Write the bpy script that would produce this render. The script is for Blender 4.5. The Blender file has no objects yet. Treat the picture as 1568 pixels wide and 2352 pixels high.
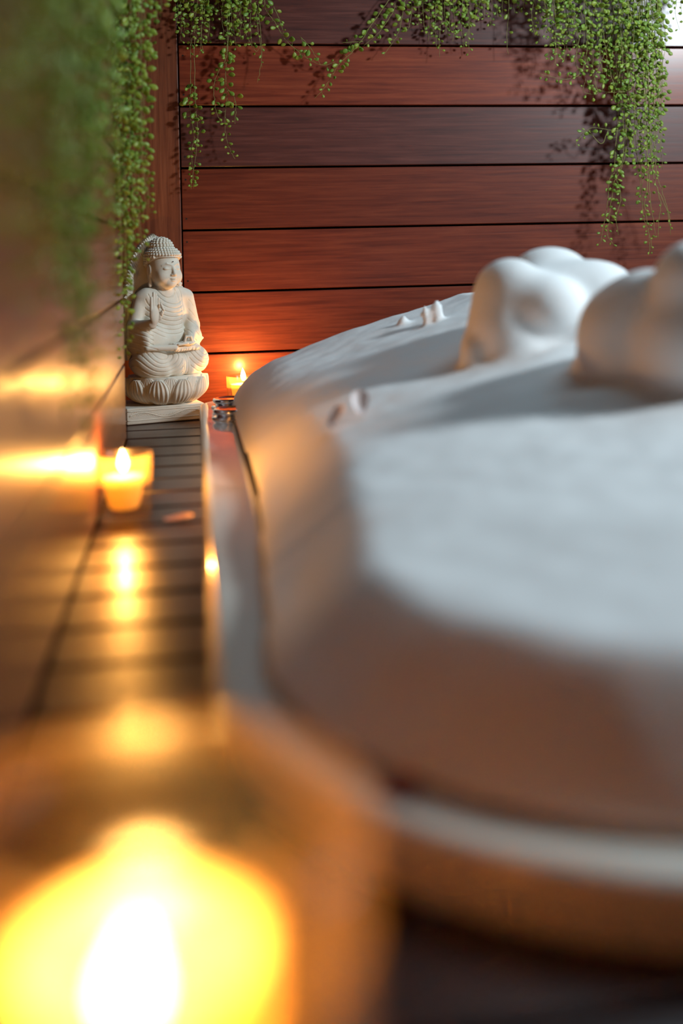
import bpy, bmesh, math, random
import numpy as np
from mathutils import Vector, Matrix, noise
random.seed(7)
S = bpy.context.scene
COL = S.collection
# ------------------------------------------------------------------ camera
F_PX, W_PX, H_PX = 2350.0, 1568.0, 2352.0
CX, CY = 784.0, 577.0                  # principal point (the picture is a crop: lens shift)
YAW, ROLL = math.radians(8.33), math.radians(1.3)
CAM = Vector((0, 0, 0.35))
fwd = Vector((math.sin(YAW), math.cos(YAW), 0))
_r = Vector((math.cos(YAW), -math.sin(YAW), 0)); _u = Vector((0, 0, 1))
rgt = _r * math.cos(ROLL) - _u * math.sin(ROLL)
upv = _u * math.cos(ROLL) + _r * math.sin(ROLL)
cd = bpy.data.cameras.new('camera'); cam = bpy.data.objects.new('camera', cd); COL.objects.link(cam)
cam.matrix_world = Matrix(((rgt.x, upv.x, -fwd.x, CAM.x), (rgt.y, upv.y, -fwd.y, CAM.y),
                           (rgt.z, upv.z, -fwd.z, CAM.z), (0, 0, 0, 1)))
cd.sensor_fit = 'VERTICAL'; cd.sensor_height = 36.0; cd.sensor_width = 24.0
cd.lens = 36.0 * F_PX / H_PX
cd.shift_y = -(H_PX / 2 - CY) / H_PX
cd.clip_start = 0.02; cd.clip_end = 50
cd.dof.use_dof = True; cd.dof.focus_distance = 2.26; cd.dof.aperture_fstop = 1.35
S.camera = cam
# ------------------------------------------------------------------ world, lamps, exposure
S.view_settings.view_transform = 'Standard'; S.view_settings.look = 'None'
S.view_settings.gamma = 1.0; S.view_settings.exposure = 0.0
S.view_settings.use_curve_mapping = False
w = bpy.data.worlds.new('world'); S.world = w; w.use_nodes = True
w.node_tree.nodes['Background'].inputs[0].default_value = (0.60, 0.66, 0.72, 1)
w.node_tree.nodes['Background'].inputs[1].default_value = 0.02

def area(name, loc, target, size, power, col, sy=None):
    l = bpy.data.lights.new(name, 'AREA'); l.size = size; l.energy = power; l.color = col
    if sy: l.shape = 'RECTANGLE'; l.size_y = sy
    o = bpy.data.objects.new(name, l); COL.objects.link(o); o.location = loc
    o.rotation_euler = (Vector(target) - Vector(loc)).to_track_quat('-Z', 'Y').to_euler()
    return o
area('window_light', (1.96, 0.85, 1.25), (0.2, 1.9, 0.35), 0.22, 42, (0.80, 0.93, 1.0))
area('skylight', (1.5, 1.95, 2.2), (0.6, 1.1, 0.0), 1.2, 17, (0.55, 0.83, 1.0))

# ------------------------------------------------------------------ pixel -> place helpers
def ray(px, py):
    return fwd + rgt * ((px - CX) / F_PX) + upv * (-(py - CY) / F_PX)
def hit(px, py, axis, val):
    d = ray(px, py); t = (val - CAM[axis]) / d[axis]
    return CAM + d * t
def hitX(px, py, v): return hit(px, py, 0, v)
def hitY(px, py, v): return hit(px, py, 1, v)
def hitZ(px, py, v): return hit(px, py, 2, v)

# ------------------------------------------------------------------ object helpers
def link(name, me, m=None, parent=None, smooth=True):
    if m is not None and not me.materials: me.materials.append(m)
    if smooth:
        me.polygons.foreach_set('use_smooth', [True] * len(me.polygons))
    o = bpy.data.objects.new(name, me); COL.objects.link(o)
    if parent is not None: o.parent = parent
    return o
def from_bm(name, bm, m=None, parent=None, smooth=True):
    me = bpy.data.meshes.new(name); bm.normal_update(); bm.to_mesh(me); bm.free()
    return link(name, me, m, parent, smooth)
def from_py(name, v, f, m=None, parent=None, smooth=True):
    me = bpy.data.meshes.new(name); me.from_pydata([tuple(p) for p in v], [], f); me.update()
    return link(name, me, m, parent, smooth)
def tag(o, label, cat, group=None, kind=None):
    if label: o['label'] = label
    if cat: o['category'] = cat
    if group: o['group'] = group
    if kind: o['kind'] = kind
    return o
def empty(name, loc=(0, 0, 0), rz=0.0):
    o = bpy.data.objects.new(name, None); COL.objects.link(o); o.location = loc
    o.rotation_euler = (0, 0, rz); o.empty_display_size = 0.05
    return o
def bm_box(bm, x0, x1, y0, y1, z0, z1, bev=0.0, seg=1):
    r = bmesh.ops.create_cube(bm, size=1.0)
    for v in r['verts']:
        v.co = Vector(((x0 + x1) / 2 + v.co.x * (x1 - x0), (y0 + y1) / 2 + v.co.y * (y1 - y0),
                       (z0 + z1) / 2 + v.co.z * (z1 - z0)))
    if bev:
        es = list({e for v in r['verts'] for e in v.link_edges})
        bmesh.ops.bevel(bm, geom=es, offset=bev, segments=seg, profile=0.5, affect='EDGES')
def tube_data(pts, rad, n=6, cap=True):
    pts = [Vector(p) for p in pts]
    rr = rad if isinstance(rad, (list, tuple)) else [rad] * len(pts)
    V, Fc = [], []
    t = (pts[1] - pts[0]).normalized()
    a = t.orthogonal().normalized()
    for i, p in enumerate(pts):
        if i == 0: t = (pts[1] - pts[0])
        elif i == len(pts) - 1: t = pts[-1] - pts[-2]
        else: t = pts[i + 1] - pts[i - 1]
        t.normalize()
        a = (a - t * a.dot(t)).normalized(); b = t.cross(a)
        for k in range(n):
            q = 2 * math.pi * k / n
            V.append(p + (a * math.cos(q) + b * math.sin(q)) * rr[i])
    for i in range(len(pts) - 1):
        for k in range(n):
            k2 = (k + 1) % n
            Fc.append((i * n + k, i * n + k2, (i + 1) * n + k2, (i + 1) * n + k))
    if cap:
        Fc.append(tuple(range(n))[::-1]); Fc.append(tuple((len(pts) - 1) * n + k for k in range(n)))
    return V, Fc
def lathe(prof, n=48, cx=0, cy=0, closed=False):
    V, Fc = [], []
    for (r, z) in prof:
        for k in range(n):
            q = 2 * math.pi * k / n
            V.append((cx + r * math.cos(q), cy + r * math.sin(q), z))
    m = len(prof)
    for i in range(m - (0 if closed else 1)):
        j = (i + 1) % m
        for k in range(n):
            k2 = (k + 1) % n
            Fc.append((i * n + k, i * n + k2, j * n + k2, j * n + k))
    if not closed:
        Fc.append(tuple(range(n))[::-1]); Fc.append(tuple((m - 1) * n + k for k in range(n)))
    return V, Fc
def catmull(P, per=6):
    P = [Vector(p) for p in P]; Q = [P[0] * 2 - P[1]] + P + [P[-1] * 2 - P[-2]]; out = []
    for i in range(1, len(Q) - 2):
        p0, p1, p2, p3 = Q[i - 1], Q[i], Q[i + 1], Q[i + 2]
        for k in range(per):
            t = k / per
            out.append(0.5 * ((2 * p1) + (p2 - p0) * t + (2 * p0 - 5 * p1 + 4 * p2 - p3) * t * t
                              + (3 * p1 - p0 - 3 * p2 + p3) * t ** 3))
    out.append(P[-1]); return out

# ------------------------------------------------------------------ materials
def newmat(name):
    m = bpy.data.materials.new(name); m.use_nodes = True
    nt = m.node_tree; nt.nodes.clear()
    out = nt.nodes.new('ShaderNodeOutputMaterial')
    return m, nt, out
def N(nt, t, **kw):
    n = nt.nodes.new(t)
    for k, v in kw.items():
        if k.startswith('i_'): n.inputs[k[2:].replace('_', ' ')].default_value = v
        else: setattr(n, k, v)
    return n
def wood(name, dark, mid, light, axis=0, rough=(0.38, 0.6), coat=0.06, bump=0.25, spec=0.5, wear=0.0):
    m, nt, out = newmat(name)
    L = nt.links.new
    tc = N(nt, 'ShaderNodeTexCoord'); geo = N(nt, 'ShaderNodeObjectInfo')
    sc = [120.0, 120.0, 120.0]; sc[axis] = 5.0
    mp = N(nt, 'ShaderNodeMapping'); mp.inputs['Scale'].default_value = sc
    add = N(nt, 'ShaderNodeVectorMath', operation='ADD')
    mul = N(nt, 'ShaderNodeVectorMath', operation='SCALE'); mul.inputs[0].default_value = (7.3, 3.1, 5.7)
    L(geo.outputs['Random'], mul.inputs['Scale'])
    L(tc.outputs['Object'], add.inputs[0]); L(mul.outputs[0], add.inputs[1])
    L(add.outputs[0], mp.inputs['Vector'])
    n1 = N(nt, 'ShaderNodeTexNoise', i_Scale=1.0, i_Detail=8.0, i_Roughness=0.65, i_Distortion=0.35)
    L(mp.outputs[0], n1.inputs['Vector'])
    cr = N(nt, 'ShaderNodeValToRGB')
    cr.color_ramp.elements[0].position = 0.28; cr.color_ramp.elements[0].color = (*dark, 1)
    cr.color_ramp.elements[1].position = 0.75; cr.color_ramp.elements[1].color = (*light, 1)
    e = cr.color_ramp.elements.new(0.5); e.color = (*mid, 1)
    L(n1.outputs['Fac'], cr.inputs[0])
    n2 = N(nt, 'ShaderNodeTexNoise', i_Scale=6.0, i_Detail=3.0, i_Roughness=0.6)
    L(add.outputs[0], n2.inputs['Vector'])
    hsv = N(nt, 'ShaderNodeHueSaturation'); L(cr.outputs[0], hsv.inputs['Color'])
    mr = N(nt, 'ShaderNodeMapRange'); mr.inputs['To Min'].default_value = 0.82; mr.inputs['To Max'].default_value = 1.18
    L(n2.outputs['Fac'], mr.inputs['Value'])
    rm = N(nt, 'ShaderNodeMath', operation='MULTIPLY_ADD'); rm.inputs[1].default_value = 0.35; rm.inputs[2].default_value = 0.83
    L(geo.outputs['Random'], rm.inputs[0])
    mm = N(nt, 'ShaderNodeMath', operation='MULTIPLY'); L(mr.outputs[0], mm.inputs[0]); L(rm.outputs[0], mm.inputs[1])
    L(mm.outputs[0], hsv.inputs['Value'])
    b = N(nt, 'ShaderNodeBsdfPrincipled')
    L(hsv.outputs[0], b.inputs['Base Color'])
    rr = N(nt, 'ShaderNodeMapRange'); rr.inputs['To Min'].default_value = rough[0]; rr.inputs['To Max'].default_value = rough[1]
    L(n1.outputs['Fac'], rr.inputs['Value']); L(rr.outputs[0], b.inputs['Roughness'])
    b.inputs['Specular IOR Level'].default_value = spec
    b.inputs['Coat Weight'].default_value = coat; b.inputs['Coat Roughness'].default_value = 0.22
    bp = N(nt, 'ShaderNodeBump', i_Strength=bump, i_Distance=0.0012)
    L(n1.outputs['Fac'], bp.inputs['Height']); L(bp.outputs[0], b.inputs['Normal'])
    L(b.outputs[0], out.inputs['Surface'])
    return m
def plain(name, col, rough=0.5, metal=0.0, spec=0.5, noise_s=0, amt=0.1, bump=0.0, bump_s=80, sss=0.0, sssr=(0.01, 0.01, 0.01), coat=0.0, trans=0.0, bdist=0.001):
    m, nt, out = newmat(name); L = nt.links.new
    b = N(nt, 'ShaderNodeBsdfPrincipled')
    b.inputs['Base Color'].default_value = (*col, 1); b.inputs['Roughness'].default_value = rough
    b.inputs['Metallic'].default_value = metal; b.inputs['Specular IOR Level'].default_value = spec
    b.inputs['Coat Weight'].default_value = coat
    if sss:
        b.inputs['Subsurface Weight'].default_value = sss; b.inputs['Subsurface Radius'].default_value = sssr
        b.inputs['Subsurface Scale'].default_value = 1.0
    tc = N(nt, 'ShaderNodeTexCoord')
    if noise_s:
        n = N(nt, 'ShaderNodeTexNoise', i_Scale=noise_s, i_Detail=5.0)
        L(tc.outputs['Object'], n.inputs['Vector'])
        mr = N(nt, 'ShaderNodeMapRange'); mr.inputs['To Min'].default_value = 1 - amt; mr.inputs['To Max'].default_value = 1 + amt
        L(n.outputs['Fac'], mr.inputs['Value'])
        h = N(nt, 'ShaderNodeHueSaturation'); h.inputs['Color'].default_value = (*col, 1)
        L(mr.outputs[0], h.inputs['Value']); L(h.outputs[0], b.inputs['Base Color'])
    if bump:
        n = N(nt, 'ShaderNodeTexNoise', i_Scale=bump_s, i_Detail=6.0)
        L(tc.outputs['Object'], n.inputs['Vector'])
        bp = N(nt, 'ShaderNodeBump', i_Strength=bump, i_Distance=bdist)
        L(n.outputs['Fac'], bp.inputs['Height']); L(bp.outputs[0], b.inputs['Normal'])
    L(b.outputs[0], out.inputs['Surface'])
    return m
M_RED = wood('red_hardwood', (0.095, 0.012, 0.004), (0.175, 0.027, 0.008), (0.26, 0.050, 0.015), spec=0.30, coat=0.30)
M_DARK = wood('plum_hardwood', (0.040, 0.009, 0.007), (0.085, 0.017, 0.010), (0.14, 0.036, 0.024), spec=0.42, coat=0.33)
M_BROWN = wood('brown_hardwood', (0.10, 0.022, 0.008), (0.18, 0.042, 0.013), (0.27, 0.075, 0.025), axis=2)
M_LEFT = wood('side_hardwood', (0.09, 0.020, 0.007), (0.15, 0.040, 0.013), (0.22, 0.070, 0.025), axis=1, rough=(0.25, 0.5), coat=0.5, bump=0.3)
M_DECK = wood('deck_hardwood', (0.013, 0.0035, 0.002), (0.032, 0.009, 0.005), (0.06, 0.019, 0.010), rough=(0.2, 0.45), coat=0.35, spec=0.4, bump=0.5)
M_GAP = plain('gap_black', (0.004, 0.003, 0.003), 0.9, spec=0.1)
M_TUB = plain('tub_acrylic', (0.78, 0.74, 0.66), 0.12, coat=0.5)
M_CHROME = plain('chrome', (0.82, 0.83, 0.86), 0.06, metal=1.0)
M_STONE = plain('carved_stone', (0.72, 0.665, 0.565), 0.88, spec=0.2, noise_s=60, amt=0.12, bump=0.5, bump_s=900, bdist=0.0006)
M_DOT = plain('forehead_dot', (0.05, 0.05, 0.07), 0.4)
M_STEM = plain('vine_stem', (0.26, 0.25, 0.06), 0.6)
M_PETAL = plain('petal_peach', (0.85, 0.50, 0.38), 0.45, sss=0.2)
M_PETALR = plain('petal_red', (0.26, 0.045, 0.015), 0.5)
M_PETALW = plain('petal_white', (0.90, 0.80, 0.80), 0.45, sss=0.2)
M_FOAM = plain('bath_foam', (0.86, 0.86, 0.86), 0.75, spec=0.25, bump=0.2, bump_s=160, bdist=0.002)
M_WICK = plain('wick', (0.02, 0.015, 0.01), 0.9)
def wax_mat():
    m, nt, out = newmat('candle_wax'); L = nt.links.new
    a = N(nt, 'ShaderNodeBsdfDiffuse'); a.inputs['Color'].default_value = (0.97, 0.80, 0.45, 1)
    t = N(nt, 'ShaderNodeBsdfTranslucent'); t.inputs['Color'].default_value = (1.0, 0.78, 0.33, 1)
    g = N(nt, 'ShaderNodeBsdfGlossy'); g.inputs['Roughness'].default_value = 0.3
    m1 = N(nt, 'ShaderNodeMixShader'); m1.inputs[0].default_value = 0.62
    m2 = N(nt, 'ShaderNodeMixShader'); m2.inputs[0].default_value = 0.03
    L(a.outputs[0], m1.inputs[1]); L(t.outputs[0], m1.inputs[2]); L(m1.outputs[0], m2.inputs[1]); L(g.outputs[0], m2.inputs[2])
    L(m2.outputs[0], out.inputs['Surface']); return m
M_WAX = wax_mat()

def leaf_mat(name, c1, c2):
    m, nt, out = newmat(name); L = nt.links.new
    oi = N(nt, 'ShaderNodeObjectInfo')
    tc = N(nt, 'ShaderNodeTexCoord'); gm = N(nt, 'ShaderNodeNewGeometry')
    ad = N(nt, 'ShaderNodeMath', operation='ADD'); L(oi.outputs['Random'], ad.inputs[0]); L(gm.outputs['Random Per Island'], ad.inputs[1])
    fr = N(nt, 'ShaderNodeMath', operation='FRACT'); L(ad.outputs[0], fr.inputs[0])
    mx = N(nt, 'ShaderNodeMix', data_type='RGBA'); mx.inputs[6].default_value = (*c1, 1); mx.inputs[7].default_value = (*c2, 1)
    L(fr.outputs[0], mx.inputs[0])
    b = N(nt, 'ShaderNodeBsdfPrincipled'); L(mx.outputs[2], b.inputs['Base Color'])
    b.inputs['Roughness'].default_value = 0.42
    tl = N(nt, 'ShaderNodeBsdfTranslucent'); L(mx.outputs[2], tl.inputs['Color'])
    ms = N(nt, 'ShaderNodeMixShader'); ms.inputs[0].default_value = 0.25
    L(b.outputs[0], ms.inputs[1]); L(tl.outputs[0], ms.inputs[2]); L(ms.outputs[0], out.inputs['Surface'])
    return m
M_LEAF = leaf_mat('vine_leaf', (0.18, 0.32, 0.035), (0.33, 0.42, 0.05))

def glass_mat(name, tint, haze, hazecol):
    m, nt, out = newmat(name); L = nt.links.new
    tr = N(nt, 'ShaderNodeBsdfTransparent'); tr.inputs['Color'].default_value = (*tint, 1)
    gl = N(nt, 'ShaderNodeBsdfGlossy'); gl.inputs['Roughness'].default_value = 0.22
    tl = N(nt, 'ShaderNodeBsdfTranslucent'); tl.inputs['Color'].default_value = (*hazecol, 1)
    lw = N(nt, 'ShaderNodeLayerWeight', i_Blend=0.5)
    pw = N(nt, 'ShaderNodeMath', operation='POWER'); L(lw.outputs['Facing'], pw.inputs[0]); pw.inputs[1].default_value = 4.5
    fr = N(nt, 'ShaderNodeMath', operation='MULTIPLY_ADD'); L(pw.outputs[0], fr.inputs[0]); fr.inputs[1].default_value = 0.55; fr.inputs[2].default_value = 0.02
    a = N(nt, 'ShaderNodeMixShader'); a.inputs[0].default_value = haze
    L(tr.outputs[0], a.inputs[1]); L(tl.outputs[0], a.inputs[2])
    b = N(nt, 'ShaderNodeMixShader'); L(fr.outputs[0], b.inputs[0]); L(a.outputs[0], b.inputs[1]); L(gl.outputs[0], b.inputs[2])
    L(b.outputs[0], out.inputs['Surface'])
    return m
M_GLASS = glass_mat('candle_glass', (0.96, 0.93, 0.86), 0.08, (1.0, 0.60, 0.20))

def flame_mat(name, col, strength):
    m, nt, out = newmat(name); L = nt.links.new
    e = N(nt, 'ShaderNodeEmission'); e.inputs['Color'].default_value = (*col, 1); e.inputs['Strength'].default_value = strength
    t = N(nt, 'ShaderNodeBsdfTransparent'); a = N(nt, 'ShaderNodeAddShader')
    L(e.outputs[0], a.inputs[0]); L(t.outputs[0], a.inputs[1]); L(a.outputs[0], out.inputs['Surface'])
    return m
M_FLAME = flame_mat('flame', (1.0, 0.70, 0.30), 14.0)

# ------------------------------------------------------------------ sdf toolbox (surface nets)
def surface_nets(Fv, org, h):
    ins = Fv < 0
    nx, ny, nz = Fv.shape
    c = np.zeros((nx - 1, ny - 1, nz - 1), np.int8)
    for dx in (0, 1):
        for dy in (0, 1):
            for dz in (0, 1):
                c += ins[dx:nx - 1 + dx, dy:ny - 1 + dy, dz:nz - 1 + dz]
    ix, iy, iz = np.nonzero((c > 0) & (c < 8))
    M = len(ix); vid = -np.ones(c.shape, np.int64); vid[ix, iy, iz] = np.arange(M)
    P = np.zeros((M, 3)); cnt = np.zeros(M)
    cor = [(a, b, d) for a in (0, 1) for b in (0, 1) for d in (0, 1)]
    for a in cor:
        for ax in range(3):
            if a[ax]: continue
            b = list(a); b[ax] = 1
            va = Fv[ix + a[0], iy + a[1], iz + a[2]]; vb = Fv[ix + b[0], iy + b[1], iz + b[2]]
            k = (va < 0) != (vb < 0)
            t = np.where(k, va / np.where(k, va - vb, 1), 0)
            q = np.tile(np.array(a, float), (M, 1)); q[:, ax] += t
            P[k] += q[k]; cnt[k] += 1
    P = P / cnt[:, None] + np.stack([ix, iy, iz], 1)
    V = P * h + np.array(org)
    Q = []
    for ax in range(3):
        s1 = [slice(1, -1)] * 3; s1[ax] = slice(0, -1); s2 = list(s1); s2[ax] = slice(1, None)
        A = ins[tuple(s1)]; B = ins[tuple(s2)]
        e = np.nonzero(A != B); st = A[e]
        g = [e[k] + (0 if k == ax else 1) for k in range(3)]
        o1, o2 = [k for k in range(3) if k != ax]
        def vv(d1, d2):
            q = [g[0].copy(), g[1].copy(), g[2].copy()]
            q[o1] -= d1; q[o2] -= d2
            return vid[q[0], q[1], q[2]]
        quad = np.stack([vv(1, 1), vv(0, 1), vv(0, 0), vv(1, 0)], 1)
        flip = st if ax != 1 else ~st
        quad[~flip] = quad[~flip][:, ::-1]
        Q.append(quad)
    return V, np.concatenate(Q)
def mesh_np(name, V, Q):
    me = bpy.data.meshes.new(name)
    me.vertices.add(len(V)); me.vertices.foreach_set('co', V.astype(np.float32).ravel())
    me.loops.add(len(Q) * 4); me.loops.foreach_set('vertex_index', Q.astype(np.int32).ravel())
    me.polygons.add(len(Q)); me.polygons.foreach_set('loop_start', np.arange(0, len(Q) * 4, 4, dtype=np.int32))
    me.update(calc_edges=True); me.validate()
    return me
class Field:
    def __init__(s, lo, hi, h):
        s.h = h; s.lo = np.array(lo, float); n = np.ceil((np.array(hi) - s.lo) / h).astype(int) + 1
        s.ax = [s.lo[k] + h * np.arange(n[k]) for k in range(3)]
        s.F = np.full(n, 0.02, np.float32)
    def sub(s, lo, hi):
        sl = []
        for k in range(3):
            a = int(np.clip(np.floor((lo[k] - s.lo[k]) / s.h), 0, s.F.shape[k] - 1))
            b = int(np.clip(np.ceil((hi[k] - s.lo[k]) / s.h) + 1, 1, s.F.shape[k]))
            sl.append(slice(a, b))
        X = s.ax[0][sl[0]][:, None, None]; Y = s.ax[1][sl[1]][None, :, None]; Z = s.ax[2][sl[2]][None, None, :]
        return tuple(sl), X, Y, Z
    def mix(s, sl, d, k, sub=False):
        a = s.F[sl]
        if sub:
            d = -d; h = np.maximum(k - np.abs(a - d), 0) / k if k > 0 else 0
            s.F[sl] = np.maximum(a, d) + (h * h * k * 0.25 if k > 0 else 0)
        else:
            h = np.maximum(k - np.abs(a - d), 0) / k if k > 0 else 0
            s.F[sl] = np.minimum(a, d) - (h * h * k * 0.25 if k > 0 else 0)
    def ell(s, c, r, k=0.004, sub=False, rot=None):
        R = max(r) if rot is not None else None
        m = k + 0.004
        lo = [c[i] - (R or r[i]) - m for i in range(3)]; hi = [c[i] + (R or r[i]) + m for i in range(3)]
        sl, X, Y, Z = s.sub(lo, hi)
        x, y, z = X - c[0], Y - c[1], Z - c[2]
        if rot is not None:
            q = rot.transposed() if hasattr(rot, 'transposed') else rot
            x, y, z = (q[0][0] * x + q[0][1] * y + q[0][2] * z, q[1][0] * x + q[1][1] * y + q[1][2] * z,
                       q[2][0] * x + q[2][1] * y + q[2][2] * z)
        k0 = np.sqrt((x / r[0]) ** 2 + (y / r[1]) ** 2 + (z / r[2]) ** 2)
        k1 = np.sqrt((x / r[0] ** 2) ** 2 + (y / r[1] ** 2) ** 2 + (z / r[2] ** 2) ** 2) + 1e-9
        s.mix(sl, k0 * (k0 - 1) / k1, k, sub)
    def cap(s, a, b, ra, rb, k=0.004, sub=False):
        m = k + 0.004 + max(ra, rb)
        lo = [min(a[i], b[i]) - m for i in range(3)]; hi = [max(a[i], b[i]) + m for i in range(3)]
        sl, X, Y, Z = s.sub(lo, hi)
        ab = [b[i] - a[i] for i in range(3)]; L2 = sum(q * q for q in ab) + 1e-12
        t = np.clip(((X - a[0]) * ab[0] + (Y - a[1]) * ab[1] + (Z - a[2]) * ab[2]) / L2, 0, 1)
        d = np.sqrt((X - a[0] - t * ab[0]) ** 2 + (Y - a[1] - t * ab[1]) ** 2 + (Z - a[2] - t * ab[2]) ** 2) - (ra + (rb - ra) * t)
        s.mix(sl, d, k, sub)
    def band(s, w=0.006):
        idx = np.nonzero(np.abs(s.F) < w)
        return idx, s.ax[0][idx[0]], s.ax[1][idx[1]], s.ax[2][idx[2]]
    def mesh(s, name):
        V, Q = surface_nets(s.F.astype(np.float64), s.lo, s.h)
        return mesh_np(name, V, Q)
def sstep(a, b, x):
    t = np.clip((x - a) / (b - a), 0, 1); return t * t * (3 - 2 * t)

# ================================================================== SETTING
WY = 2.38                                            # face of the back wall
LX = -0.131                                          # face of the left wall
# --- back wall
wb = empty('wall_back', (0, 0, 0)); tag(wb, None, None, kind='structure')
bm = bmesh.new(); bm_box(bm, -0.6, 1.9, WY + 0.022, WY + 0.045, -0.05, 1.25); from_bm('backing_board', bm, M_GAP, wb, False)
zs = [hitY(610, y, WY).z for y in (102.5, 243.9, 384.2, 525.8, 667.4, 807.5)]
pitch = (zs[0] - zs[-1]) / 5
tops = [zs[0] + 2 * pitch, zs[0] + pitch] + zs + [zs[-1] - pitch, zs[-1] - 2 * pitch]
xe = hitY(417, 500, WY).x                            # joint between upright trim board and planks
mats = [M_RED, M_DARK, M_RED, M_DARK, M_RED, M_RED, M_RED, M_RED, M_DARK]
gap = 0.0026
for i in range(len(tops) - 1):
    bm = bmesh.new(); bm_box(bm, xe + 0.0015, 1.9, WY, WY + 0.02, tops[i + 1] + gap, tops[i] - gap, 0.0012, 1)
    from_bm('plank', bm, mats[i % len(mats)], wb, False)
bm = bmesh.new(); bm_box(bm, xe - 0.142, xe - 0.0012, WY - 0.003, WY + 0.02, 0.0, 1.2, 0.0015, 2)
from_bm('upright_board', bm, M_BROWN, wb, False)
bm = bmesh.new(); bm_box(bm, xe - 0.40, xe - 0.1435, WY - 0.001, WY + 0.02, 0.0, 1.2, 0.0015, 2)
from_bm('upright_board', bm, M_BROWN, wb, False)
# screws near the plank ends
for i in range(1, len(tops) - 1):
    for dz in (0.03, -0.03 - 0.0):
        zz = (tops[i] + tops[i + 1]) / 2 + (0.045 if dz > 0 else -0.045)
        V, Fc = lathe([(0.0021, 0), (0.0021, 0.0006), (0.0015, 0.0006), (0.0012, 0.0001)], 8)
        V = [(xe + 0.011 + v[0], WY - v[2], zz + v[1]) for v in V]
        from_py('screw', V, [f[::-1] for f in Fc], M_WICK, wb)
# --- left wall: boards along the depth
wl = empty('wall_left'); tag(wl, None, None, kind='structure')
bm = bmesh.new(); bm_box(bm, LX - 0.07, LX - 0.022, -0.6, 1.985, 0.0, 1.25); from_bm('backing_board', bm, M_GAP, wl, False)
lz = [-0.01, 0.144, 0.268, 0.404, 0.536, 0.668, 0.80, 0.932, 1.064, 1.2]
for i in range(len(lz) - 1):
    bm = bmesh.new(); bm_box(bm, LX - 0.02, LX, -0.6, 1.99, max(lz[i], 0) + 0.0022, lz[i + 1] - 0.0022, 0.002, 2)
    from_bm('plank', bm, M_LEFT, wl, False)
# recess side behind the end of the left wall
wr = empty('wall_recess'); tag(wr, None, None, kind='structure')
for i in range(8):
    bm = bmesh.new(); bm_box(bm, -0.42, -0.40, 1.9, WY, 0.002 + i * 0.15, 0.147 + i * 0.15, 0.002, 1)
    from_bm('plank', bm, M_DARK, wr, False)
# ledges the vines hang from (above the picture)
for i, (a, b, c, d) in enumerate(((-0.128, 1.9, WY - 0.075, WY - 0.004), (LX + 0.002, LX + 0.062, 0.1, WY - 0.08))):
    bm = bmesh.new(); bm_box(bm, a, b, c, d, 1.12, 1.14, 0.002, 1)
    o = from_bm('trim_%d' % (i + 1), bm, M_BROWN, None, False); tag(o, None, None, kind='structure')

# --- tub outline
TX0, TX1, TY0, TY1 = 0.008, 1.06, 0.455, 2.19
RN, RF = 0.31, 0.05
def outline(d, z, n=18):
    pts = []
    for (cx, cy, R, a0) in ((TX0 + RN, TY0 + RN, RN, 180), (TX1 - RN, TY0 + RN, RN, 270),
                            (TX1 - RF, TY1 - RF, RF, 0), (TX0 + RF, TY1 - RF, RF, 90)):
        r = R - d
        if r < 0.004:
            s = 0.004 - r; r = 0.004
            cx += s if cx < 0.5 else -s; cy += -s if cy > 1 else s
        for k in range(n + 1):
            q = math.radians(a0 + 90 * k / n)
            pts.append((cx + r * math.cos(q), cy + r * math.sin(q), z))
    return pts
def tub_left(y):                                     # left edge of tub at y
    if y < TY0 or y > TY1: return None
    if y < TY0 + RN: return TX0 + RN - math.sqrt(max(RN ** 2 - (TY0 + RN - y) ** 2, 0))
    return TX0
# --- floor slats (run left-right)
fl = empty('floor'); tag(fl, None, None, kind='structure')
bm = bmesh.new(); bm_box(bm, -0.42, 0.02, -0.6, WY, -0.06, -0.045); from_bm('joist_panel', bm, M_GAP, fl, False)
bm = bmesh.new(); bm_box(bm, 0.02, 1.9, -0.6, 0.45, -0.06, -0.045); from_bm('joist_panel', bm, M_GAP, fl, False)
y0 = hitZ(400, 1356, 0).y; sp = 0.0915
k0 = -int((y0 + 0.5) / sp)
for k in range(k0, 40):
    a = y0 + k * sp + 0.0045; b = y0 + (k + 1) * sp - 0.0045
    if b > WY: b = WY - 0.001
    if a >= b: break
    xl = LX + 0.001 if a < 1.99 else -0.40
    if b < 1.985 or a > 1.99: pass
    rngs = []
    if b < TY0 + 0.02: rngs = [(xl, 1.9)]
    elif a > TY1 - 0.02: rngs = [(xl, 1.9)]
    else:
        t = tub_left(min(max((a + b) / 2, TY0 + 0.01), TY1 - 0.001))
        rngs = [(xl, t + 0.035), (TX1 - 0.03, 1.9)]
        if (a + b) / 2 < TY0 + RN: rngs[0] = (xl, max(t + 0.045, tub_left(max(a, TY0 + 0.001)) + 0.01)); rngs[1] = (TX1 - (rngs[0][1] - TX0), 1.9)
    for (p, q) in rngs:
        bm = bmesh.new(); bm_box(bm, p, q, a, b, -0.022 - 0.0008, -0.0008 * random.random(), 0.002, 2)
        from_bm('slat', bm, M_DECK, fl, False)

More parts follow.
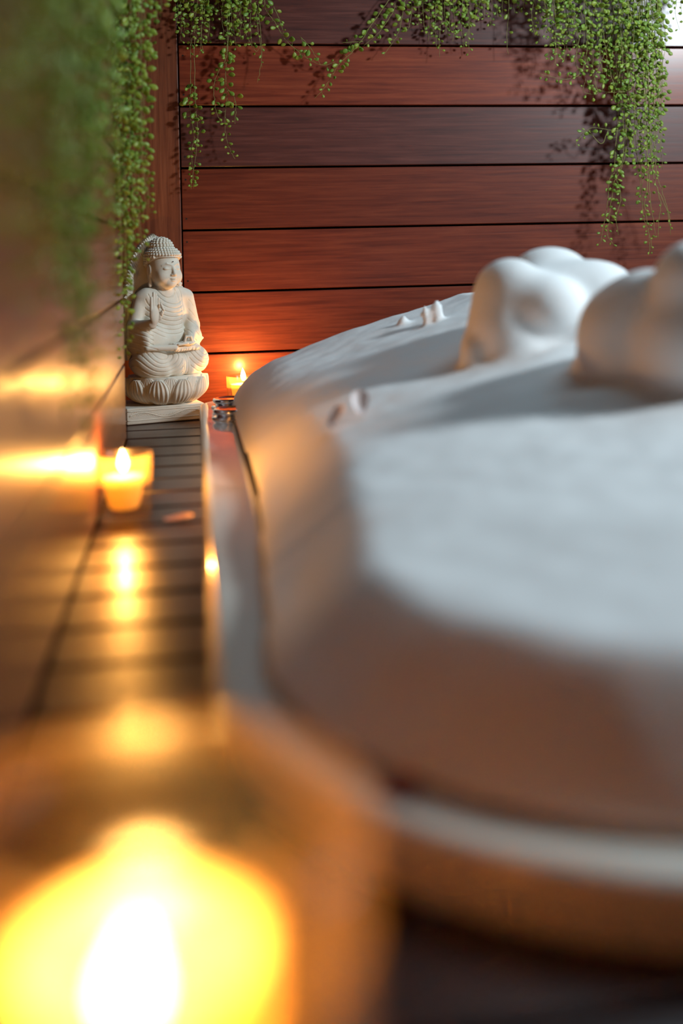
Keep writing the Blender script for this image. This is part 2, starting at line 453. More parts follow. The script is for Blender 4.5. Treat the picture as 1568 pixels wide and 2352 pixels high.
# ================================================================== BATHTUB
prof = [(0.004, 0.0012), (0.0, 0.006), (0.0, 0.027), (0.0012, 0.033), (0.004, 0.0375), (0.009, 0.0400), (0.014, 0.0402),
        (0.030, 0.0385), (0.052, 0.0375), (0.062, 0.0365), (0.070, 0.032), (0.076, 0.022), (0.082, 0.0), (0.10, -0.12), (0.13, -0.25), (0.18, -0.32), (0.25, -0.34)]
V, Fc = [], []
rings = [outline(d, z) for d, z in prof]; n = len(rings[0])
for r in rings: V += r
for i in range(len(rings) - 1):
    for k in range(n):
        k2 = (k + 1) % n
        Fc.append((i * n + k, i * n + k2, (i + 1) * n + k2, (i + 1) * n + k))
Fc.append(tuple((len(rings) - 1) * n + k for k in range(n)))
tub = from_py('bathtub', V, Fc, M_TUB)
tag(tub, 'large white built-in bathtub with a glossy rounded rim, full of foam', 'bathtub')

# chrome knobs on the far end of the rim
def knob(px, py, label, R=0.034):
    p = hitZ(px, py, 0.0376)
    t = empty('chrome_knob', (p.x, p.y, 0.0377)); tag(t, label, 'knob', 'chrome knobs on the tub rim')
    V, Fc = lathe([(R * 1.05, 0), (R * 1.1, 0.002), (R * 1.05, 0.005), (R * 0.8, 0.006)], 40)
    from_py('collar', V, Fc, M_CHROME, t)
    V, Fc = lathe([(R * 0.82, 0.006), (R * 0.86, 0.009), (R * 0.98, 0.012), (R, 0.016), (R * 0.95, 0.0195), (R * 0.7, 0.0205), (R * 0.66, 0.0185), (R * 0.2, 0.018)], 40)
    from_py('cap', V, Fc, M_CHROME, t)
knob(527, 936, 'round chrome tub knob, the rear of two, beside the far candle')
knob(531, 961, 'round chrome tub knob, the front of two, at the edge of the foam')

# ================================================================== FOAM
def foam():
    h = 0.0075; I = 0.055
    lo = (0.0, 0.42, -0.03); hi = (TX1, 2.2, 0.47)
    f = Field(lo, hi, h)
    X = f.ax[0][:, None]; Y = f.ax[1][None, :]
    hx, hy = (TX1 - TX0) / 2 - I, (TY1 - TY0) / 2 - I
    px, py = X - (TX0 + TX1) / 2, Y - (TY0 + TY1) / 2
    R = np.where(py < 0, RN - I + 0.02, 0.05)
    I2 = 0.040 * (1 - sstep(0.48, 1.5, Y)) ; hx = hx + I2; hy = hy + I2; R = R + np.where(py < 0, I2, 0)
    qx, qy = np.abs(px) - hx + R, np.abs(py) - hy + R
    sd = np.minimum(np.maximum(qx, qy), 0) + np.sqrt(np.maximum(qx, 0) ** 2 + np.maximum(qy, 0) ** 2) - R
    s = -sd
    tt = sstep(0.5, 1.9, Y)
    T = (0.112 + 0.03 * np.clip(X, 0, 0.8)) * (1 - tt) + (0.085 + 0.33 * np.clip(X, 0, 0.54)) * tt
    Lw = 0.085 + 0.04 * sstep(0.5, 1.0, Y) - 0.07 * sstep(1.2, 1.9, Y)
    u = np.maximum(s, 0) / Lw
    rise = sstep(0, 1, u) * (1 - sstep(0.9, 1.7, Y)) + (1 - (1 - np.minimum(u / 2.4, 1)) ** 3) * sstep(0.9, 1.7, Y)
    H = 0.045 + (T - 0.045) * rise
    nz = np.zeros((len(f.ax[0]), len(f.ax[1])))
    for i, x in enumerate(f.ax[0]):
        for j, y in enumerate(f.ax[1]):
            nz[i, j] = 0.010 * noise.noise((x * 5, y * 7, 0.3)) + 0.0022 * noise.noise((x * 20, y * 30, 4.3)) + 0.0008 * noise.noise((x * 55, y * 55, 1.3))
    H = H + nz * sstep(0, 0.05, s)
    Z = f.ax[2][None, None, :]
    a = (Z - H[:, :, None]) * 0.6; b = sd[:, :, None] + np.zeros_like(Z)
    k = 0.035; hh = np.maximum(k - np.abs(a - b), 0) / k
    f.F = (np.maximum(a, b) + hh * hh * k * 0.25).astype(np.float32)
    f.F = np.maximum(f.F, (0.0405 - Z)).astype(np.float32)
    def lump(px, py, Y, r, k=0.03, sq=(1, 1, 1)):
        c = hitY(px, py, Y); rr = r
        f.ell((c.x, c.y, c.z), (rr * sq[0], rr * sq[1], rr * sq[2]), k)
    # big cloud standing on the far middle
    lump(1265, 740, 1.47, 0.085, 0.03, (1.25, 1.0, 1.0)); lump(1172, 672, 1.43, 0.050, 0.018, (1.05, 1.1, 1.0)); lump(1160, 760, 1.42, 0.055, 0.03)
    lump(1262, 632, 1.52, 0.046, 0.018, (1.35, 1.2, 0.95)); lump(1350, 668, 1.46, 0.052, 0.016, (1.4, 1.1, 0.9)); lump(1400, 760, 1.42, 0.07, 0.03)
    lump(1250, 700, 1.40, 0.050, 0.016, (1.1, 1.0, 0.9))
    # nearer shaded lump and the tall one at the picture's edge
    lump(1470, 765, 1.20, 0.074, 0.016, (1.05, 0.9, 0.95)); lump(1500, 700, 1.18, 0.040, 0.03); lump(1450, 850, 1.21, 0.060, 0.03)
    lump(1590, 655, 1.12, 0.045, 0.012, (1, 1, 1.15)); lump(1610, 800, 1.12, 0.075, 0.02)
    lump(1400, 925, 1.13, 0.020, 0.02, (2.2, 1.0, 0.55))
    # tufts
    for (px, py, Y, r) in ((1003, 712, 1.80, 0.013), (975, 722, 1.8, 0.010), (925, 738, 1.88, 0.009), (1075, 800, 1.42, 0.014), (1085, 830, 1.40, 0.02)):
        lump(px, py, Y, r, 0.012, (0.8, 0.8, 1.5))
    me = f.mesh('bath_foam')
    o = link('bath_foam', me, M_FOAM)
    tag(o, 'thick white bath foam heaped high over the tub, with cloud-like lumps', 'foam', kind='stuff')
    return H, f
H_F, FF = foam()
def foam_z(x, y):
    i = int(round((x - FF.lo[0]) / FF.h)); j = int(round((y - FF.lo[1]) / FF.h))
    i = max(0, min(i, H_F.shape[0] - 1)); j = max(0, min(j, H_F.shape[1] - 1))
    col = FF.F[i, j]; k = np.nonzero(col < 0)[0]
    return FF.ax[2][k[-1]] + FF.h * 0.5 if len(k) else 0.04

# petals
def petal(name, p, L_, W_, rz, tilt, mat, label, curl=0.25, wrap=None, rx=0.0):
    V, Fc = [], []
    n, m = 9, 7
    for top in (1, 0):
        for i in range(n):
            u = i / (n - 1)
            wd = W_ * 0.5 * (math.sin(math.pi * min(1, 0.06 + u * 0.94)) ** 0.55) * (0.55 + 0.6 * u) + 0.0004
            for j in range(m):
                v = j / (m - 1) * 2 - 1
                x = (u - 0.5) * L_; y = v * wd
                z = curl * (y * y) / W_ * 2 + curl * 0.8 * (u - 0.4) ** 2 * L_
                if wrap: z = -wrap * max(0, x - L_ * 0.05) ** 1.0 + 0
                V.append((x, y, z + (0.0009 if top else 0)))
    for t in (0, 1):
        for i in range(n - 1):
            for j in range(m - 1):
                a = t * n * m + i * m + j
                q = (a, a + m, a + m + 1, a + 1)
                Fc.append(q if t == 0 else q[::-1])
    rim = [i * m for i in range(n)] + [(n - 1) * m + j for j in range(1, m)] + [i * m + m - 1 for i in range(n - 2, -1, -1)] + list(range(m - 2, 0, -1))
    for a, b in zip(rim, rim[1:] + rim[:1]):
        Fc.append((a, b, b + n * m, a + n * m))
    o = from_py(name, V, Fc, mat); o.location = p; o.rotation_euler = (rx, tilt, rz)
    tag(o, label, 'petal'); return o
p = hitZ(412, 1194, 0.0); petal('flower_petal', (p.x, p.y, 0.0012), 0.040, 0.026, 0.25, 0.0, M_PETAL, 'pale peach flower petal lying on the wooden slats beside the candle')
for (px, py, Y, rz, tl, lab) in ((775, 968, 1.06, 0.6, -0.7, 'pinkish white petal standing in the foam, the left of a pair'),
                                 (828, 940, 1.10, 1.4, -0.9, 'pinkish white petal standing in the foam, the right of a pair')):
    d_ = ray(px, py + 14); t_ = 0.5                       # the spot on the foam under the petal
    while t_ < 2.0:
        p = CAM + d_ * t_
        if p.z < foam_z(p.x, p.y): break
        t_ += 0.004
    zz = foam_z(p.x, p.y)
    petal('flower_petal', (p.x, p.y, zz + 0.012), 0.036, 0.026, rz, tl, M_PETALW, lab, 0.5)

# ================================================================== CANDLES
def candle(pos, R, Hg, rin_t, rin_b, wax_z, cup, lean, fl_h, fl_w, power, label, wick_off=(0, 0), gz=0.012):
    t = empty('glass_candle', pos); tag(t, label, 'candle', 'candles in thick glass holders')
    x0 = R * 0.93
    prof = [(0.002, 0.0), (x0 * 0.95, 0.0), (x0, 0.003), (x0, gz * 0.9), (x0 * 1.0, gz), (x0 * 1.01, gz * 1.6),
            (R * 0.985, Hg * 0.6), (R, Hg - 0.003), (R * 0.992, Hg), ((R + rin_t) / 2 + 0.35 * (R - rin_t) * 0.5, Hg + 0.0004),
            (rin_t + 0.002, Hg), (rin_t, Hg - 0.003)]
    prof += [(rin_b + (rin_t - rin_b) * ((z - gz) / (Hg - gz)), z) for z in (Hg * 0.75, Hg * 0.5, Hg * 0.3)] + [(rin_b, gz + 0.003), (rin_b * 0.9, gz), (0.002, gz)]
    V, Fc = lathe(prof, 64)
    from_py('glass_holder', V, Fc, M_GLASS, t)
    def ri(z): return rin_b + (rin_t - rin_b) * ((z - gz) / (Hg - gz)) - 0.0006
    wp = [(0.001, gz + 0.0006), (rin_b * 0.9, gz + 0.0006), (rin_b - 0.0012, gz + 0.004)]
    zt = wax_z + cup
    wp += [(ri(gz + (zt - gz) * q), gz + (zt - gz) * q) for q in (0.3, 0.6, 0.85, 1.0)]
    if cup > 0.004: wp += [(ri(zt) - 0.003, zt - 0.0004), (ri(zt) - 0.0045, zt - 0.004), (ri(wax_z) - 0.006, wax_z + 0.006), (ri(wax_z) * 0.75, wax_z), (0.001, wax_z)]
    else: wp += [(ri(zt) * 0.93, zt - 0.001), (ri(zt) * 0.6, wax_z), (0.001, wax_z)]
    V, Fc = lathe(wp, 48)
    from_py('wax', V, Fc, M_WAX, t)
    b = Vector((wick_off[0], wick_off[1], wax_z - 0.001)); d = Vector((lean, 0.0, 1)).normalized()
    wl_ = fl_h * 0.38
    V, Fc = tube_data([b, b + d * wl_ * 0.5, b + d * wl_], 0.0011 * fl_w / 0.006, 6)
    from_py('wick', V, Fc, M_WICK, t)
    b2 = b + d * wl_ * 0.6
    prof = [(0.0, 0.12), (0.10, 0.62), (0.25, 0.95), (0.4, 1.0), (0.6, 0.78), (0.8, 0.42), (0.93, 0.16), (1.0, 0.03)]
    pts = [b2 + d * (q * fl_h) for q, _ in prof]
    V, Fc = tube_data(pts, [r * fl_w for _, r in prof], 16)
    from_py('flame', V, Fc, M_FLAME, t)
    l = bpy.data.lights.new('candle_light', 'POINT'); l.energy = power; l.color = (1.0, 0.46, 0.10); l.shadow_soft_size = fl_w * 0.8
    lo = bpy.data.objects.new('candle_light', l); COL.objects.link(lo); lo.parent = t; lo.location = b2 + d * fl_h * 0.5
    return t
# by the left wall, middle distance
p = hitZ(286, 1186, 0.0)
candle((p.x, p.y, 0.0003), 0.0375, 0.084, 0.0325, 0.0215, 0.054, 0.0, -0.03, 0.030, 0.0068, 2.6,
       'short glass candle on the wooden slats against the left wall, flame upright')
# far corner, behind the foam
p = hitY(560, 900, 2.285)
candle((p.x, p.y, 0.0003), 0.0385, 0.078, 0.033, 0.022, 0.060, 0.0, -0.05, 0.030, 0.0060, 2.5,
       'small glass candle in the far corner, half hidden behind the foam')
# large foreground candle
d = 0.324; c = CAM + (fwd + rgt * ((284 - CX) / F_PX)) * d
candle((c.x, c.y, 0.0003), 0.074, 0.172, 0.045, 0.037, 0.100, 0.032, 0.14, 0.032, 0.0080, 1.5,
       'large blurred glass candle closest to the camera, glowing bright yellow', (-0.006, 0.0), gz=0.02)

# ================================================================== STATUE
def statue():
    sc = hitY(382, 900, 2.245)
    TH = math.radians(33)
    root = empty('buddha_statue', (sc.x, sc.y, 0.0004))
    tag(root, 'carved pale stone seated Buddha with raised hand, halo and lotus base', 'statue')
    def sub(o): o.rotation_euler = (0, 0, TH); return o
    # plinth block (turned less than the figure)
    PA = math.radians(15)
    fl_ = hitZ(291, 978, 0.0); fl_ = Vector((fl_.x - sc.x, fl_.y - sc.y, 0))
    Wp, Dp, Hp = 0.166, 0.135, 0.034
    ux = Vector((math.cos(PA), math.sin(PA), 0)); uy = Vector((-math.sin(PA), math.cos(PA), 0))
    bm = bmesh.new(); bm_box(bm, 0, Wp, 0, Dp, 0, Hp, 0.003, 3)
    pl = from_bm('plinth', bm, M_STONE, root); pl.location = fl_; pl.rotation_euler = (0, 0, PA)
    V, Fc = [], []
    def addt(d):
        k = len(V); V.extend(d[0]); Fc.extend([tuple(i + k for i in f) for f in d[1]])
    for z in (0.0085, 0.0275):
        for face in (0, 1):
            if face == 0: pts = [(0.002 + i * (Wp - 0.004) / 20, -0.0002, z) for i in range(21)]
            else: pts = [(-0.0002, 0.002 + i * (Dp - 0.004) / 20, z) for i in range(21)]
            addt(tube_data(pts, 0.0010, 5))
    for face, Ln in ((0, Wp), (1, Dp)):                     # leafy scroll and beads
        pts = []
        for i in range(61):
            a = 0.006 + i * (Ln - 0.012) / 60; z = 0.018 + 0.0060 * math.sin(i / 60 * 2 * math.pi * (1.5 if face == 0 else 1))
            pts.append((a, -0.0003, z) if face == 0 else (-0.0003, a, z))
        addt(tube_data(pts, 0.0012, 5))
        for i in range(46):
            a = 0.008 + i * (Ln - 0.016) / 45; zc = 0.018 + 0.0060 * math.sin(i / 45 * 2 * math.pi * (1.5 if face == 0 else 1))
            for sgn in (-1, 1):
                z = zc + sgn * (0.0030 + 0.0008 * (i % 2))
                if 0.010 < z < 0.026:
                    q = (a, -0.0002, z) if face == 0 else (-0.0002, a, z)
                    addt(tube_data([Vector(q) - Vector((0, 0, 0.0006)), Vector(q), Vector(q) + Vector((0, 0, 0.0006))], [0.0003, 0.0012, 0.0003], 5))
        for i in range(60):
            a = 0.004 + i * (Ln - 0.008) / 59
            q = Vector((a, 0.0002, 0.0312)) if face == 0 else Vector((0.0002, a, 0.0312))
            addt(tube_data([q - Vector((0, 0, 0.0006)), q, q + Vector((0, 0, 0.0006))], [0.0003, 0.0012, 0.0003], 5))
    cv = from_py('carved_scroll', V, Fc, M_STONE, pl)
    # lotus base
    nth, nt_ = 1100, 90
    th = np.linspace(0, 2 * np.pi, nth, endpoint=False)[:, None]; t = np.linspace(0, 1, nt_)[None, :]
    z0, z1 = 0.0345, 0.0925
    zz = z0 + (z1 - z0) * t + 0 * th
    rr = 0.050 + 0.034 * np.sin(np.clip(t * 1.7, 0, 1) * np.pi / 2) ** 0.62 + 0.001 - 0.002 * np.clip((t - 0.75) / 0.25, 0, 1) ** 2 + 0 * th
    NP = 10
    def petals(th, t, off, wide, tip):
        a = ((th + off) * NP / (2 * np.pi)) % 1.0 - 0.5              # -0.5..0.5
        u = np.clip(t / tip, 0, 1)
        w = wide * np.sin(np.pi * np.clip(0.16 + 0.84 * u, 0, 1)) ** 0.40
        s = a / np.maximum(w, 1e-4)
        ins = (np.abs(s) < 1) & (t < tip)
        return a, s, w, ins
    a1, s1, w1, in1 = petals(th, t, math.radians(6.5), 0.47, 0.95)
    a2, s2, w2, in2 = petals(th, t, np.pi / NP + math.radians(6.5), 0.47, 1.02)
    disp = np.zeros_like(rr) - 0.006
    b2 = 0.0022 * np.sqrt(np.clip(1 - s2 ** 2, 0, 1)) + 0.0004 * np.cos(s2 * 22)
    disp = np.where(in2, b2 - 0.0042, disp)
    b1 = 0.0056 * np.clip(1 - np.abs(s1) ** 2.6, 0, 1) ** 0.5 + 0.0013 * np.cos(s1 * np.pi * 5.5) * np.clip(1.15 - np.abs(s1), 0, 1) ** 0.3
    b1 = b1 - 0.0024 * np.exp(-((np.abs(s1) - 0.90) / 0.06) ** 2)
    disp = np.where(in1, b1, disp)
    R = rr + disp
    X = R * np.cos(th); Y = R * np.sin(th)
    V = np.stack([X, Y, zz], 2).reshape(-1, 3)
    Q = []
    I = np.arange(nth)[:, None] * nt_ + np.arange(nt_ - 1)[None, :]; J = ((np.arange(nth) + 1) % nth)[:, None] * nt_ + np.arange(nt_ - 1)[None, :]
    Q = np.stack([I, J, J + 1, I + 1], 2).reshape(-1, 4)
    # caps: pinch extra rings to the centre
    k = len(V)
    V = np.concatenate([V, [[0, 0, z0]], [[0, 0, z1]]])
    top = np.arange(nth) * nt_ + nt_ - 1; bot = np.arange(nth) * nt_
    me = bpy.data.meshes.new('lotus_base')
    faces = [tuple(q) for q in Q.tolist()] + [(int(top[i]), int(top[(i + 1) % nth]), k + 1) for i in range(nth)] + [(int(bot[(i + 1) % nth]), int(bot[i]), k) for i in range(nth)]
    me.from_pydata(V.tolist(), [], faces); me.update()
    lo = link('lotus_base', me, M_STONE, root); sub(lo)
    # figure
    f = Field((-0.105, -0.095, 0.086), (0.105, 0.06, 0.372), 0.00112)
    f.ell((0, 0.002, 0.120), (0.083, 0.058, 0.031), 0.01)
    for s in (-1, 1):
        f.ell((s * 0.050, -0.020, 0.122), (0.040, 0.040, 0.034), 0.012)
        f.cap((s * 0.03, -0.045, 0.105), (s * 0.05, -0.02, 0.100), 0.014, 0.016, 0.012)
    f.ell((0, -0.045, 0.115), (0.022, 0.018, 0.026), 0.01)
    # torso
    f.ell((0, 0.008, 0.175), (0.050, 0.036, 0.045), 0.01)
    f.ell((0, 0.006, 0.225), (0.053, 0.034, 0.050), 0.012)
    f.cap((-0.040, 0.006, 0.262), (0.040, 0.006, 0.262), 0.019, 0.019, 0.012)
    f.cap((0, 0.004, 0.27), (0, 0.000, 0.30), 0.019, 0.018, 0.008)
    # viewer's left arm: bent up, open hand
    f.cap((-0.050, 0.012, 0.256), (-0.070, 0.010, 0.200), 0.0165, 0.014, 0.008)
    f.cap((-0.074, 0.0, 0.197), (-0.062, -0.050, 0.206), 0.0155, 0.0105, 0.006)
    f.ell((-0.072, 0.002, 0.175), (0.018, 0.030, 0.034), 0.010)
    f.ell((-0.070, -0.02, 0.172), (0.013, 0.030, 0.028), 0.010)
    f.ell((-0.040, -0.022, 0.172), (0.034, 0.018, 0.030), 0.010)
    f.ell((-0.0605, -0.060, 0.226), (0.0115, 0.0068, 0.020), 0.005)
    for i, (dx, z1_, dy) in enumerate(((-0.0078, 0.262, -0.001), (-0.0026, 0.272, -0.002), (0.0026, 0.269, -0.002), (0.0078, 0.2605, -0.003))):
        f.cap((-0.0605 + dx, -0.060, 0.236), (-0.0605 + dx * 1.05, -0.060 + dy, z1_), 0.0034, 0.0026, 0.0012)
    f.cap((-0.0505, -0.063, 0.218), (-0.0465, -0.070, 0.236), 0.0042, 0.0034, 0.002)
    f.cap((-0.0465, -0.070, 0.236), (-0.0510, -0.070, 0.248), 0.0034, 0.0026, 0.001)
    # viewer's right arm: down, hand in lap
    f.cap((0.056, 0.006, 0.256), (0.070, 0.004, 0.196), 0.0195, 0.018, 0.008)
    f.cap((0.070, 0.002, 0.192), (0.034, -0.046, 0.166), 0.0165, 0.0095, 0.006)
    f.ell((0.064, -0.008, 0.170), (0.020, 0.024, 0.022), 0.010)
    f.ell((0.022, -0.056, 0.1615), (0.017, 0.013, 0.006), 0.004)
    for i, yy in enumerate((-0.048, -0.0545, -0.061, -0.067)):
        f.cap((0.012, yy, 0.162), (-0.014 + 0.003 * abs(i - 1.4), yy - 0.001, 0.1605), 0.0035, 0.0028, 0.0012)
    f.cap((0.026, -0.064, 0.165), (0.020, -0.069, 0.176), 0.0036, 0.0030, 0.002)
    f.cap((0.020, -0.069, 0.176), (0.010, -0.068, 0.177), 0.0030, 0.0026, 0.001)
    f.cap((0.006, -0.067, 0.164), (0.009, -0.068, 0.177), 0.0030, 0.0026, 0.001)
    # foot and the rolled hem across the lap
    f.cap((-0.070, -0.044, 0.1560), (-0.014, -0.0625, 0.1540), 0.0058, 0.0068, 0.002)
    f.cap((-0.010, -0.058, 0.150), (0.050, -0.050, 0.149), 0.0060, 0.0050, 0.003)
    f.cap((0.046, -0.030, 0.160), (0.085, -0.016, 0.166), 0.010, 0.0028, 0.004)
    # head
    hz = 0.0
    f.ell((0, -0.002, 0.322), (0.0335, 0.036, 0.040), 0.006)
    f.ell((0, -0.012, 0.304), (0.0275, 0.027, 0.024), 0.010)
    f.ell((0, -0.027, 0.2885), (0.012, 0.011, 0.009), 0.008)
    for s in (-1, 1):
        f.ell((s * 0.0165, -0.024, 0.303), (0.0125, 0.0115, 0.013), 0.008)       # cheeks
        f.ell((s * 0.0125, -0.0325, 0.3205), (0.0078, 0.0050, 0.0046), 0.0015)   # lids
        f.cap((s * 0.004, -0.0375, 0.3285), (s * 0.013, -0.0350, 0.3315), 0.0016, 0.0014, 0.002)
        f.cap((s * 0.013, -0.0350, 0.3315), (s * 0.022, -0.0290, 0.3275), 0.0014, 0.0008, 0.002)
        f.ell((s * 0.0042, -0.0405, 0.3075), (0.0032, 0.0034, 0.0026), 0.0015)
        f.ell((s * 0.0345, 0.002, 0.318), (0.0038, 0.0088, 0.0130), 0.002)       # ears
        f.cap((s * 0.0350, 0.004, 0.314), (s * 0.0355, -0.002, 0.286), 0.0036, 0.0040, 0.003)
        f.ell((s * 0.0388, -0.001, 0.316), (0.0022, 0.0045, 0.0100), 0.001, sub=True)
        f.cap((s * 0.0392, 0.0005, 0.305), (s * 0.0395, -0.001, 0.292), 0.0017, 0.0014, 0.001, sub=True)
    f.cap((0, -0.0365, 0.327), (0, -0.0440, 0.3095), 0.0022, 0.0040, 0.003)
    f.ell((0, -0.0385, 0.2995), (0.0078, 0.0038, 0.0019), 0.0012)
    f.ell((0, -0.0378, 0.2955), (0.0060, 0.0040, 0.0022), 0.0012)
    # engraved lines: eyes and robe folds
    idx, x, y, z = f.band()
    g = np.zeros(len(x))
    for s in (-1, 1):
        cz = 0.3188 - 0.0014 * (1 - ((s * x - 0.0125) / 0.008) ** 2)
        g += 0.0011 * np.exp(-((z - cz) / 0.0007) ** 2) * (np.abs(s * x - 0.0125) < 0.0082) * (y < -0.022)
    g += 0.0009 * np.exp(-((z - 0.2975) / 0.0006) ** 2) * (np.abs(x) < 0.0085) * (y < -0.03)
    def rings_(x0, z0, ex, r0, step, nr, mask, amp=0.0021, w=0.0008):
        r = np.sqrt(((x - x0) * ex) ** 2 + (z - z0) ** 2); q = np.zeros(len(x))
        kk = np.clip(np.round((r - r0) / step), 0, nr - 1)
        return amp * np.exp(-((r - r0 - kk * step) / w) ** 2) * mask
    front = sstep(0.004, -0.006, y)
    chest = front * sstep(0.172, 0.178, z) * sstep(0.286, 0.28, z) * (np.abs(x) < 0.052)
    g += rings_(0.000, 0.288, 1.25, 0.030, 0.0098, 1, chest, 0.0026, 0.0010)
    g += rings_(0.010, 0.288, 1.05, 0.044, 0.0092, 9, chest * sstep(0.034, 0.030, x) * (z < 0.268))
    g += 0.0013 * np.exp(-((x - (0.040 - 0.10 * (z - 0.20))) / 0.0009) ** 2) * chest
    g += 0.0012 * np.exp(-((x - (0.032 - 0.14 * (z - 0.20))) / 0.0008) ** 2) * chest * (z > 0.19)
    kl = sstep(0.1515, 0.1495, z) * sstep(0.010, 0.0, y)
    g += rings_(-0.040, 0.150, 0.92, 0.0195, 0.0086, 7, kl * (x < 0.004))
    g += rings_(0.068, 0.150, 0.95, 0.0165, 0.0095, 5, kl * (x > 0.026) )
    g += 0.0012 * np.abs(np.cos(x * 480)) ** 8 * kl * (x > 0.006) * (x < 0.025)
    arm = (x < -0.052) * (z > 0.150) * (z < 0.215) * (y < 0.03)
    g += rings_(-0.02, 0.27, 1.0, 0.060, 0.0088, 9, arm * 1.0, 0.0017) * (z < 0.20)
    arm2 = (x > 0.052) * (z > 0.160) * (z < 0.262)
    g += 0.0015 * np.exp(-(((z - 0.30 + 1.1 * x) % 0.021 - 0.01) / 0.0008) ** 2) * arm2
    f.F[idx] += g.astype(np.float32)
    body = link('figure', f.mesh('figure'), M_STONE, root); sub(body)
    # hair: cap, topknot dome, curls
    hb = Field((-0.05, -0.05, 0.30), (0.05, 0.055, 0.40), 0.0012)
    hb.ell((0, 0.004, 0.342), (0.0375, 0.0405, 0.0250), 0.001)
    hb.ell((0, 0.010, 0.325), (0.0350, 0.0335, 0.030), 0.004)
    hb.ell((0, 0.009, 0.363), (0.0255, 0.0270, 0.0240), 0.004)
    sl, X, Y, Z = hb.sub((-1, -1, 0), (1, 1, 1))
    cut = (0.3445 - 0.42 * np.clip(Y + 0.022, 0, 0.05)) - Z
    hb.F = np.maximum(hb.F, cut).astype(np.float32)
    hair = link('hair', hb.mesh('hair'), M_STONE, root); sub(hair)
    V, Fc = [], []
    ico = bmesh.new(); bmesh.ops.create_icosphere(ico, subdivisions=2, radius=1.0)
    iv = [v.co.copy() for v in ico.verts]; iF = [tuple(v.index for v in fc.verts) for fc in ico.faces]; ico.free()
    def curl(p, r):
        k = len(V); V.extend([p + v * r for v in iv]); Fc.extend([tuple(i + k for i in q) for q in iF])
    for row in range(5):                                    # band
        ph = math.radians(1 + row * 12.5); nn = int(37 * math.cos(ph)) + 2
        for k in range(nn):
            q = 2 * math.pi * (k + 0.5 * (row % 2)) / nn
            p = Vector((0.0375 * math.cos(ph) * math.cos(q), 0.004 + 0.0405 * math.cos(ph) * math.sin(q), 0.342 + 0.0250 * math.sin(ph) + 0.003))
            if p.z < 0.3465 - 0.42 * min(max(p.y + 0.022, 0), 0.05): continue
            curl(p, 0.0037)
    for row in range(3):                                    # side rows below the band (temples and nape)
        z = 0.340 - row * 0.0048
        for k in range(36):
            q = 2 * math.pi * (k + 0.5 * (row % 2)) / 36
            p = Vector((0.0365 * math.cos(q), 0.006 + 0.0385 * math.sin(q), z))
            if p.z < 0.3465 - 0.42 * min(max(p.y + 0.022, 0), 0.05): continue
            curl(p, 0.0034)
    for row in range(7):                                    # dome
        ph = math.radians(4 + row * 14); nn = max(1, int(24 * math.cos(ph)))
        for k in range(nn):
            q = 2 * math.pi * (k + 0.5 * (row % 2)) / nn
            p = Vector((0.0255 * math.cos(ph) * math.cos(q), 0.009 + 0.027 * math.cos(ph) * math.sin(q), 0.363 + 0.024 * math.sin(ph)))
            curl(p, 0.0036)
    cu = from_py('curls', V, Fc, M_STONE, hair)
    V, Fc = [], []; curl(Vector((0, -0.0385, 0.3355)), 0.0014)
    dt = from_py('forehead_dot', V, Fc, M_DOT, root); sub(dt); dt['label'] = 'dark dot set in the forehead'
    # halo: flame-edged slab behind head and back
    pts = []
    NN = 120
    tz = [0.21, 0.26, 0.317, 0.345, 0.365, 0.385, 0.394]; tw = [0.079, 0.072, 0.062, 0.052, 0.038, 0.017, 0.0]
    def hedge(q):                                           # q -1..1 along the edge, left to right
        u = 1 - abs(q); z = 0.21 + 0.184 * (1 - (1 - u) ** 1.6)
        return math.copysign(float(np.interp(z, tz, tw)), q), z
    for i in range(NN + 1):
        x, z = hedge(i / NN * 2 - 1); nr = Vector((x, z - 0.27)).normalized()
        tooth = 0.0040 * (i % 2)
        pts.append((x + nr.x * tooth, z + nr.y * tooth))
    pts = [(-0.070, 0.125), (-0.074, 0.150), (-0.0765, 0.17), (-0.0785, 0.19), (-0.079, 0.21)] + pts + [(0.079, 0.21), (0.0785, 0.19), (0.0765, 0.17), (0.074, 0.150), (0.070, 0.125)]
    n = len(pts); V = []
    for (yy, s) in ((0.036, 0.965), (0.039, 1.0), (0.050, 1.0)):
        for (x, z) in pts: V.append((x * s, yy, 0.22 + (z - 0.22) * s))
    Fc = [tuple(range(n)), tuple(range(3 * n - 1, 2 * n - 1, -1))]
    for l in range(2):
        for k in range(n):
            k2 = (k + 1) % n
            Fc.append((l * n + k2, l * n + k, (l + 1) * n + k, (l + 1) * n + k2))
    ha = from_py('halo', V, Fc, M_STONE, root, smooth=False); sub(ha)
    V, Fc = [], []                                         # carved rays and inner ring
    for i in range(4, NN - 3, 2):
        x, z = hedge(i / NN * 2 - 1); nr = Vector((x, 0, z - 0.25)).normalized()
        p = Vector((x * 0.95, 0.0362, 0.22 + (z - 0.22) * 0.95))
        addk = tube_data([p - nr * 0.012, p - nr * 0.005, p + nr * 0.001], [0.0005, 0.0014, 0.0007], 5)
        k = len(V); V.extend(addk[0]); Fc.extend([tuple(q + k for q in fc) for fc in addk[1]])
    ring = []
    for i in range(61):
        x, z = hedge(i / 30 - 1); ring.append((x * 0.76, 0.0365, 0.21 + (z - 0.21) * 0.80))
    addk = tube_data(ring, 0.0012, 5)
    k = len(V); V.extend(addk[0]); Fc.extend([tuple(q + k for q in fc) for fc in addk[1]])
    hr = from_py('halo_rays', V, Fc, M_STONE, ha)
    return root
statue()

